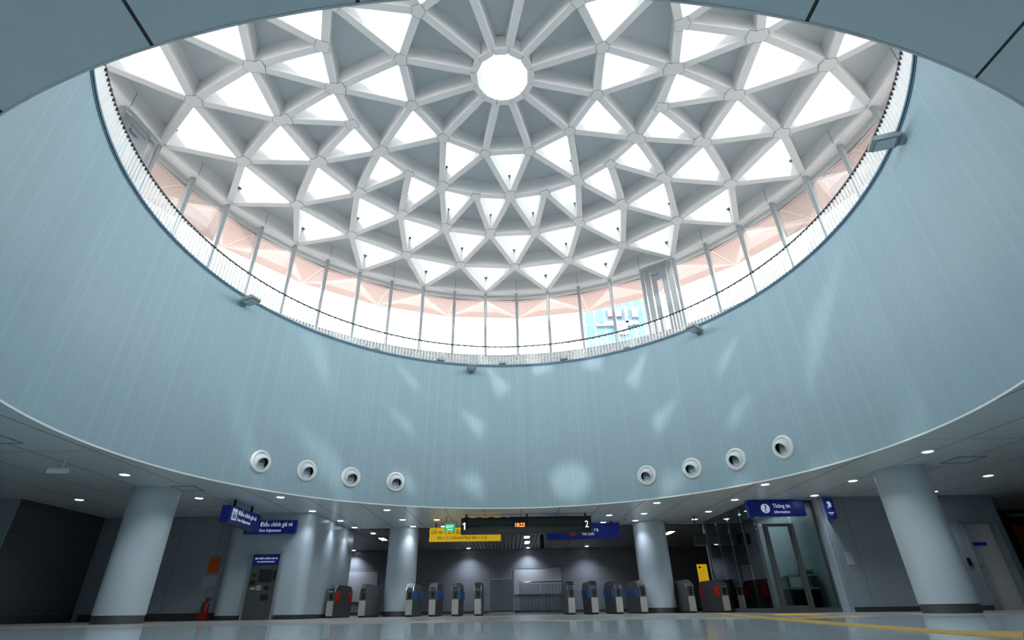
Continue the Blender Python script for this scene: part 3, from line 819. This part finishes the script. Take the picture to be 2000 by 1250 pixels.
# green exit sign
t_ = thing('exit_sign', 'small green exit sign hanging in front of the yellow sign', 'exit sign', (-2.0, 9.3, 2.54))
i_ = Matrix.Translation(-t_.location)
def XP(mb, n, m): o = mb.build(n, M[m], t_); o.matrix_parent_inverse = i_; return o
XP(MB().box(-2.19, -1.82, 9.3, 9.34, 2.54, 2.755), 'sign_face', 'exit_green')
XP(MB().box(-2.20, -1.81, 9.28, 9.36, 2.755, 2.80), 'lamp_housing', 'white_paint')
XP(MB().box(-2.145, -2.125, 9.31, 9.33, 2.80, ZC), 'hanger', 'black')
o = text('EXIT', .125, M['letter_white'], t_, face_y(-2.005, 9.297, 2.635), align='CENTER', sx=1.0); o.matrix_parent_inverse = i_
XP(MB().box(-2.10, -1.91, 9.293, 9.299, 2.575, 2.595), 'arrow_mark', 'letter_white')
# hanging fare sign, turned sideways
t_ = thing('hanging_sign', 'blue fare adjustment sign hanging from two rods, seen at an angle', 'sign', (-7.76, 6.5, 2.38)); i_ = Matrix.Translation(-t_.location)
XP(MB().box(-7.98, -7.72, 5.5, 7.45, 2.38, 2.82), 'sign_face', 'sign_blue')
XP(MB().box(-7.99, -7.71, 5.49, 7.46, 2.365, 2.38), 'frame', 'dark_steel')
for y in (5.9, 7.0): XP(MB().box(-7.87, -7.82, y - .03, y + .03, 2.82, ZC), 'hanger', 'black')
o = text('Điều chỉnh giá vé', .165, M['letter_dim'], t_, face_x(-7.718, 5.98, 2.63), sx=1.02); o.matrix_parent_inverse = i_
o = text('Fare Adjustment', .125, M['letter_dim'], t_, face_x(-7.718, 5.98, 2.47), sx=1.0); o.matrix_parent_inverse = i_
XP(MB().box(-7.719, -7.712, 5.62, 5.90, 2.46, 2.76), 'pictogram_plate', 'letter_dim')
mb = MB()
for y in (5.70, 5.80): mb.box(-7.711, -7.706, y - .03, y + .03, 2.50, 2.62); mb.box(-7.711, -7.706, y - .018, y + .018, 2.64, 2.68)
XP(mb, 'pictogram', 'sign_blue')
# wall fare sign
t_ = thing('wall_sign', 'blue fare adjustment sign fixed to the wall above the fare machine', 'sign', (-7.65, 8.16, 2.38)); i_ = Matrix.Translation(-t_.location)
XP(MB().box(-8.48, -6.82, 8.10, 8.22, 2.385, 2.775), 'sign_face', 'sign_blue')
XP(MB().box(-8.34, -8.08, 8.092, 8.099, 2.45, 2.71), 'pictogram_plate', 'letter_dim')
o = text('Điều chỉnh giá vé', .185, M['letter_dim'], t_, face_y(-7.98, 8.097, 2.60), sx=.80); o.matrix_parent_inverse = i_
o = text('Fare Adjustment', .125, M['letter_dim'], t_, face_y(-7.98, 8.097, 2.44), sx=.83); o.matrix_parent_inverse = i_

# ------------------------------------------------------------------ fare machine
t_ = thing('fare_machine', 'grey fare adjustment machine set in the wall under the blue sign', 'ticket machine', (-7.58, 8.15, 0)); i_ = Matrix.Translation(-t_.location)
mb = MB(); mb.box(-8.06, -8.0, 8.10, 8.24, 0, 1.79); mb.box(-7.16, -7.10, 8.10, 8.24, 0, 1.79); mb.box(-8.06, -7.10, 8.10, 8.24, 1.79, 1.86)
XP(mb, 'frame', 'steel')
XP(MB().box(-8.0, -7.16, 8.14, 8.22, 0.01, 1.79), 'front_panel', 'dark_steel')
XP(MB().box(-8.0, -7.16, 8.115, 8.14, 1.50, 1.77), 'header', 'sign_blue')
o = text('MÁY ĐIỀU CHỈNH GIÁ VÉ', .068, M['letter_dim'], t_, face_y(-7.58, 8.112, 1.64), align='CENTER', sx=.88); o.matrix_parent_inverse = i_
o = text('FARE ADJUSTMENT MACHINE', .046, M['letter_dim'], t_, face_y(-7.58, 8.112, 1.555), align='CENTER', sx=.9); o.matrix_parent_inverse = i_
XP(MB().box(-7.72, -7.32, 8.125, 8.14, 1.00, 1.36), 'screen', 'black')
for nm, b, m in (('coin_slot', (-7.93, -7.82, 8.12, 8.14, 1.16, 1.24), 'black'), ('note_slot', (-7.94, -7.80, 8.11, 8.14, .93, 1.05), 'black'),
                 ('receipt_tray', (-7.90, -7.77, 8.11, 8.14, .80, .87), 'light_steel'), ('card_tray', (-7.73, -7.58, 8.11, 8.14, .78, .92), 'grey_paint'),
                 ('ticket_slot', (-7.48, -7.36, 8.12, 8.14, .79, .90), 'black'), ('change_tray', (-7.54, -7.33, 8.10, 8.14, .52, .68), 'black'),
                 ('keypad', (-7.28, -7.20, 8.12, 8.14, 1.06, 1.34), 'black')):
    XP(MB().box(*b), nm, m)
# things on the left wall
o = MB().box(-9.66, -9.28, 8.685, 8.699, 1.30, 1.78).build('poster', M['orange']); tag(o, 'orange poster on the grey wall left of the fare room', 'poster')
o = MB().box(-9.72, -9.26, 8.685, 8.699, .93, 1.24).build('notice', M['paper']); tag(o, 'pale grey notice below the orange poster', 'notice')
def extinguisher(x, y, lab, sign=False):
    t_ = thing('fire_extinguisher', lab, 'fire extinguisher', (x, y, 0), 0, 'fire extinguishers on the floor')
    MB().lathe([(.0001, .04), (.08, .04), (.085, .07), (.085, .40), (.06, .47), (.025, .50), (.025, .53), (.0001, .53)], 24).build('cylinder', M['extinguisher'], t_)
    mb = MB(); mb.box(-.02, .10, -.02, .02, .53, .56); mb.box(-.01, .12, -.015, .015, .58, .60); mb.box(-.02, .0, -.02, .02, .55, .6); mb.build('handle', M['black'], t_)
    mb = MB(); mb.tube((.04, 0, .55), (-.11, -.02, .45), .012); mb.tube((-.11, -.02, .45), (-.11, -.03, .16), .012); mb.build('hose', M['black'], t_)
    mb = MB(); mb.box(-.16, .16, -.14, .14, 0, .04); mb.box(-.16, .16, -.14, -.12, .04, .2); mb.build('stand', M['extinguisher'], t_)
extinguisher(-9.30, 8.45, 'fire extinguisher on a red stand in front of the grey left wall')
extinguisher(6.75, 14.4, 'fire extinguisher standing behind the right gate column')

# ------------------------------------------------------------------ beyond the gates
t_ = thing('notice_board', 'large pale grey board on the back wall above the handrail', 'board', (1.5, Y1 - .03, .86)); i_ = Matrix.Translation(-t_.location)
XP(MB().box(.26, 2.74, Y1 - .03, Y1 - .005, .86, 2.04), 'panel', 'board')
XP(MB().box(.24, 2.76, Y1 - .04, Y1 - .005, 2.04, 2.07), 'top_edge', 'steel')
o = MB().box(-8.6, -6.9, Y1 - .03, Y1 - .005, .62, 2.0).build('notice_board', M['board']); tag(o, 'grey board on the back wall at the left, behind the red gates', 'board')
t_ = thing('glass_balustrade', 'glass stair balustrade with a bright steel handrail before the back wall', 'balustrade', (1.45, 17, 0)); i_ = Matrix.Translation(-t_.location)
mb = MB(); mb.tube((.42, 17, 1.25), (2.50, 17, 1.27), .03); XP(mb, 'handrail', 'chrome')
for k in range(2): XP(MB().box(.46 + k*1.02, 1.45 + k*1.02, 16.995, 17.01, .02, 1.20), 'glass_panel', 'rail_glass')
mb = MB()
for k in range(12): mb.box(.52 + k*.165, .54 + k*.165, 17.3, 17.33, .02, 1.15)
XP(mb, 'vertical_bars', 'grey_paint')
t_ = thing('glass_screen', 'framed glass screen standing right of the plain gate, before the back wall', 'screen', (-.3, 14, 0)); i_ = Matrix.Translation(-t_.location)
mb = MB(); mb.box(-.80, .19, 14, 14.04, 1.25, 1.28); mb.box(-.80, -.77, 14, 14.04, 0, 1.25); mb.box(.16, .19, 14, 14.04, 0, 1.25); mb.box(-.8, .19, 14, 14.04, .05, .09)
XP(mb, 'frame', 'steel'); XP(MB().box(-.77, .16, 14.012, 14.026, .09, 1.25), 'glass_panel', 'rail_glass')
t_ = thing('ceiling_speaker', 'slim black box hanging from the slats right of the clock', 'speaker', (1.42, 14.5, 2.4)); i_ = Matrix.Translation(-t_.location)
XP(MB().box(1.34, 1.52, 14.4, 14.6, 2.42, 2.96), 'housing', 'black'); XP(MB().box(1.42, 1.44, 14.49, 14.51, 2.96, ZC + .01), 'hanger', 'black')
t_ = thing('hanging_monitor', 'dark monitor hanging from the ceiling left of the glass booth', 'monitor', (6.75, 10, 2.05)); i_ = Matrix.Translation(-t_.location)
XP(MB().box(6.58, 6.92, 10.0, 10.4, 2.06, 2.42), 'housing', 'black'); XP(MB().box(6.66, 6.69, 10.15, 10.2, 2.42, ZC), 'hanger', 'black'); XP(MB().box(6.60, 6.90, 9.985, 9.999, 2.10, 2.38), 'screen', 'led_glow')
t_ = thing('standing_sign', 'yellow standing sign board beside the glass booth', 'sign', (7.1, 12.6, 0)); i_ = Matrix.Translation(-t_.location)
XP(MB().box(7.28, 7.66, 12.6, 12.64, .55, 1.62), 'board', 'sign_yellow'); XP(MB().box(7.42, 7.48, 12.64, 12.68, 0, 1.5), 'stand', 'steel'); XP(MB().box(7.3, 7.6, 12.5, 12.8, 0, .03), 'base', 'black')
XP(MB().box(7.34, 7.42, 12.594, 12.599, 1.48, 1.54), 'black_mark', 'letter_black')

# ------------------------------------------------------------------ information booth of glass
BX0, BX1, BY0, BY1 = 7.5, 9.40, 7.25, 11.7
t_ = thing('information_booth', 'dark tinted glass information booth with steel frames under the blue sign', 'booth', (8.4, BY0, 0)); i_ = Matrix.Translation(-t_.location)
mb = MB()
for x in (BX0, BX1 - .06): mb.box(x, x + .06, BY0, BY0 + .06, .12, ZC - .06)
mb.box(BX0, BX1, BY0 - .01, BY0 + .06, 0, .12); mb.box(BX0, BX0 + .06, BY0 + .06, BY1, 0, .12)
mb.box(BX0, BX1, BY0, BY0 + .06, ZC - .06, ZC); mb.box(BX0, BX0 + .06, BY0 + .06, BY1, ZC - .06, ZC); mb.box(BX0, BX0 + .06, BY1 - .06, BY1, .12, ZC - .06)
XP(mb, 'frame', 'dark_steel')
XP(MB().box(8.62, BX1 - .06, BY0 + .02, BY0 + .035, .12, ZC - .06), 'front_pane', 'booth_glass')
XP(MB().box(BX0 + .06, 8.56, BY0 + .02, BY0 + .035, 2.36, ZC - .06), 'transom_pane', 'booth_glass')
XP(MB().box(BX0 + .06, 7.72, BY0 + .02, BY0 + .035, .12, 2.3), 'front_pane', 'booth_glass')
yy = [BY0 + .06, 8.35, 9.45, 10.55, BY1 - .06]
for k in range(4): XP(MB().box(BX0 + .02, BX0 + .035, yy[k] + .012, yy[k+1] - .012, .12, ZC - .06), 'side_pane', 'booth_glass')
for y in yy[1:4]:
    XP(MB().box(BX0 + .035, BX0 + .20, y - .008, y + .008, .12, ZC - .06), 'glass_fin', 'rail_glass')
mb = MB(); mb.box(7.72, 7.80, BY0 - .02, BY0 + .05, 0.002, 2.28); mb.box(8.54, 8.64, BY0 - .02, BY0 + .05, 0.002, 2.28); mb.box(7.72, 8.64, BY0 - .02, BY0 + .05, 2.28, 2.36); mb.box(7.80, 8.54, BY0 - .015, BY0 + .04, 0.004, .18); mb.box(7.80, 7.86, BY0, BY0 + .04, .18, 2.28); mb.box(8.48, 8.54, BY0, BY0 + .04, .18, 2.28)
d_ = XP(mb, 'door', 'dark_steel')
o = MB().box(7.86, 8.48, BY0 + .012, BY0 + .026, .18, 2.28).build('door_pane', M['booth_glass'], d_)
mb = MB(); mb.tube((7.84, BY0 - .05, .9), (7.84, BY0 - .05, 1.25), .012); mb.box(7.835, 7.845, BY0 - .05, BY0, .93, .95); mb.box(7.835, 7.845, BY0 - .05, BY0, 1.2, 1.22); mb.build('door_handle', M['chrome'], d_)
o = MB().box(7.95, 8.2, BY0 - .04, BY0, 2.30, 2.35).build('door_closer', M['dark_steel'], d_)
for x in (BX0 + .03,):
    mb = MB()
    for k in range(6):
        mb.box(x - .05, x - .005, BY0 - .02, BY0 + .02, 2.2 + k*.14, 2.23 + k*.14)
    XP(mb, 'glass_fittings', 'chrome')
wall('wall_booth_back', M['wall_pale'], (BX0, BX1 + .2, BY1, BY1 + .12, 0, ZC))
wall('wall_booth_side', M['wall_side'], (BX1, BX1 + .12, BY0 - .35, BY1, 0, ZC))
t_ = thing('service_desk', 'white topped desk with a dark front inside the glass booth', 'desk', (8.9, 8.3, 0)); i_ = Matrix.Translation(-t_.location)
XP(MB().box(8.45, 9.36, 8.0, 8.6, .96, 1.0), 'desktop', 'white_paint'); XP(MB().box(8.47, 9.34, 8.05, 8.58, 0, .62), 'cabinet', 'black')
XP(MB().box(8.47, 9.34, 8.02, 8.08, .60, .66), 'shelf', 'white_paint'); XP(MB().box(8.47, 8.5, 8.05, 8.58, .62, .96), 'side_panel', 'grey_paint'); XP(MB().box(9.31, 9.34, 8.05, 8.58, .62, .96), 'side_panel', 'grey_paint')
t_ = thing('ticket_printer', 'grey printer standing on the desk inside the glass booth', 'printer', (9.15, 8.3, 1.0)); i_ = Matrix.Translation(-t_.location)
XP(MB().box(8.98, 9.32, 8.1, 8.5, 1.0, 1.14), 'housing', 'light_steel'); XP(MB().box(9.02, 9.28, 8.09, 8.1, 1.03, 1.06), 'paper_slot', 'black')
for x, y0, y1, lab in ((8.05, 8.9, 11.0, 'left strip light on the ceiling inside the glass booth'), (8.85, 8.6, 11.2, 'right strip light on the ceiling inside the glass booth')):  # lamps added to brighten the inside of the booth
    t_ = thing('strip_light', lab, 'strip light', (x, y0, ZC), 0, 'strip lights inside the booth')
    MB().box(-.09, .09, -.04, y1 - y0 + .04, -.05, 0).build('housing', M['white_paint'], t_)
    MB().box(-.06, .06, 0, y1 - y0, -.06, -.05).build('diffuser', M['tube'], t_)
# information sign
t_ = thing('wall_sign', 'blue information sign with a white question mark on the glass booth', 'sign', (8.2, 6.98, 2.6)); i_ = Matrix.Translation(-t_.location)
XP(MB().box(7.30, 9.02, 7.02, 7.20, 2.545, 2.985), 'sign_face', 'sign_blue')
XP(MB().lathe([(.0001, 0), (.135, 0), (.135, .008), (.0001, .008)], 32, 0, face_y(7.82, 7.018, 2.765)), 'disc', 'letter_dim')
o = text('?', .29, M['sign_blue'], t_, face_y(7.82, 7.006, 2.665), align='CENTER', name='question_mark', sx=1.0); o.matrix_parent_inverse = i_
o = text('Thông tin', .17, M['letter_dim'], t_, face_y(8.06, 7.015, 2.78), sx=.80); o.matrix_parent_inverse = i_
o = text('Information', .12, M['letter_dim'], t_, face_y(8.06, 7.015, 2.625), sx=.85); o.matrix_parent_inverse = i_
for x in (7.6, 8.7): XP(MB().box(x - .02, x + .02, 7.08, 7.12, 2.985, ZC), 'hanger', 'black')
# blue sign fin on the right wall
t_ = thing('wall_sign', 'narrow upright blue sign with a white pictogram on the right wall', 'sign', (9.5, 6.6, 2.4)); i_ = Matrix.Translation(-t_.location)
q = [(9.30, 6.46), (9.55, 6.40), (9.62, 6.70), (9.42, 6.70)]
XP(MB().prism(q, 2.38, 2.93), 'sign_face', 'sign_blue')
fm = Matrix.Translation((9.425, 6.425, 0)) @ Matrix.Rotation(math.atan2(-.06, .25), 4, 'Z')
def fin(mb, n):
    for k, v in enumerate(mb.v): mb.v[k] = tuple(fm @ Vector(v))
    return XP(mb, n, 'letter_dim')
mb = MB(); mb.extrude([(-.055, 2.83), (.02, 2.85), (.06, 2.80), (.055, 2.70), (.01, 2.67), (-.03, 2.70), (-.02, 2.76)], 'y', -.012, -.005); mb.extrude([(-.06, 2.72), (-.02, 2.63), (.0, 2.61), (-.05, 2.66)], 'y', -.012, -.005)
fin(mb, 'pictogram')
mb = MB(); mb.box(-.07, .07, -.012, -.005, 2.52, 2.545); mb.box(-.035, .035, -.012, -.005, 2.475, 2.49); fin(mb, 'lettering')
o = MB().box(9.62, 9.82, 6.68, 6.699, 1.17, 1.50).build('notice', M['paper']); tag(o, 'small grey notice plate on the right wall near the glass booth', 'notice')
o = MB().box(17.35, 18.6, 9.55, 9.599, .3, 2.5).build('poster', M['orange']); tag(o, 'orange panel on the dark wall at the far right edge', 'panel')
t_ = thing('strip_light', 'dim strip light on the dark wall at the far right', 'strip light', (17.6, 9.5, 2.8)); i_ = Matrix.Translation(-t_.location)
XP(MB().box(17.4, 17.95, 9.5, 9.6, 2.78, 2.86), 'housing', 'white_paint'); XP(MB().box(17.42, 17.93, 9.49, 9.5, 2.79, 2.83), 'diffuser', 'board')

# ------------------------------------------------------------------ ceiling fittings
t_ = thing('security_camera', 'white security camera hanging from the ceiling at the left', 'camera', (-9.05, 1.0, ZC)); 
MB().lathe([(.0001, 0), (.07, 0), (.07, -.03), (.0001, -.03)], 20).build('mount', M['white_paint'], t_)
mb = MB(); mb.tube((0, 0, -.03), (0, 0, -.26), .018); mb.build('stem', M['white_paint'], t_)
aim = Matrix.Translation((0, 0, -.28)) @ Matrix.Rotation(R(-50), 4, 'Z') @ Matrix.Rotation(R(97), 4, 'X')
MB().lathe([(.0001, -.12), (.055, -.12), (.06, -.10), (.06, .22), (.05, .24), (.0001, .235)], 20, 0, aim).build('body', M['white_paint'], t_)
MB().lathe([(.0001, .237), (.04, .24), (.04, .25), (.0001, .25)], 20, 0, aim).build('lens', M['black'], t_)
for x, y, lab in ((-9.4, -.3, 'flush square air vent in the ceiling at the far left'), (10.34, 2.32, 'flush square air vent in the ceiling by the rightmost column'), (-8.3, 4.2, 'flush air vent in the ceiling behind the leftmost column')):
    t_ = thing('ceiling_vent', lab, 'vent', (x, y, ZC), 0, 'flush vents in the hall ceiling')
    mb = MB(); mb.box(-.3, .3, -.3, -.27, -.012, 0); mb.box(-.3, .3, .27, .3, -.012, 0); mb.box(-.3, -.27, -.27, .27, -.012, 0); mb.box(.27, .3, -.27, .27, -.012, 0)
    mb.build('frame', M['grey_paint'], t_)
    MB().box(-.27, .27, -.27, .27, -.004, 0).build('grille', M['ceiling'], t_)
o = MB().lathe([(.0001, -.05), (.05, -.05), (.06, -.03), (.06, 0), (.0001, 0)], 20).build('smoke_detector', M['grey_paint'], loc=(4.3, 10.6, ZC)); tag(o, 'small round smoke detector in the ceiling right of the departure board', 'smoke detector')

# ------------------------------------------------------------------ yellow tactile paving
t_ = thing('tactile_paving', 'yellow tactile paving strips across the floor at the right', 'tactile paving', (4, 0, 0)); i_ = Matrix.Translation(-t_.location)
def strip(pts_a, pts_b, n):
    mb = MB(); q = pts_a + pts_b[::-1]; mb.prism(q, .0, .004); XP(mb, n, 'yellow_tile')
strip([(6.52, 9.21), (5.62, 5.2), (4.07, -1.6), (3.49, -4.12), (3.3, -5.04), (3.6, -5.25)], [(5.65, 6.73), (4.87, 3.28), (3.46, -2.76), (3.02, -4.82), (2.92, -5.53), (2.93, -6.02)], 'main_strip')
strip([(6.4, 5.15), (7.2, 4.4)], [(5.54, 2.92), (6.4, 2.3)], 'branch_strip')
strip([(4.75, 0.75), (6.2, 1.2)], [(4.22, -0.35), (5.7, .1)], 'branch_strip')

# ------------------------------------------------------------------ outside
t_ = thing('glass_tower', 'blue glass office tower seen through the glazing at the right', 'building', (22, 76, 8.75)); i_ = Matrix.Translation(-t_.location)
a0 = Vector((.1978, 1, 0)) * 76; a1 = Vector((.36, 1, 0)) * 76
XP(MB().box(a0.x, a1.x, 76, 96, 8.75, 53.5), 'curtain_wall', 'tower')
XP(MB().box(a0.x - 1.4, a0.x, 76.5, 95, 8.75, 53), 'corner_fin', 'far_white')
mb = MB(); mb.box(a0.x + 2.2, a0.x + 9, 75.6, 76, 46.4, 46.9); mb.box(a0.x + 5.5, a0.x + 8, 75.6, 76, 44.6, 46.4); XP(mb, 'ledge', 'far_white')
mb = MB(); mb.box(19.6, 22.2, 75.4, 76, 48.3, 49.8); XP(mb, 'sign_box', 'far_pink')
mb = MB(); mb.box(19.0, 25.2, 75.5, 76, 46.6, 47.4); mb.box(22.8, 23.4, 75.5, 76, 47, 50.6); mb.box(24.2, 25.4, 75.5, 76, 48.2, 50.0); XP(mb, 'roof_terrace', 'far_white')

# ------------------------------------------------------------------ render look
sc.view_settings.view_transform = 'Standard'; sc.view_settings.look = 'None'
sc.view_settings.exposure = 1.0; sc.view_settings.gamma = 1.0; sc.view_settings.use_curve_mapping = False
sc.cycles.max_bounces = 10; sc.cycles.diffuse_bounces = 6; sc.cycles.glossy_bounces = 4; sc.cycles.transparent_max_bounces = 16
sc.cycles.caustics_reflective = False; sc.cycles.caustics_refractive = False
sc.cycles.sample_clamp_indirect = 6.0
sc.cycles.use_denoising = True
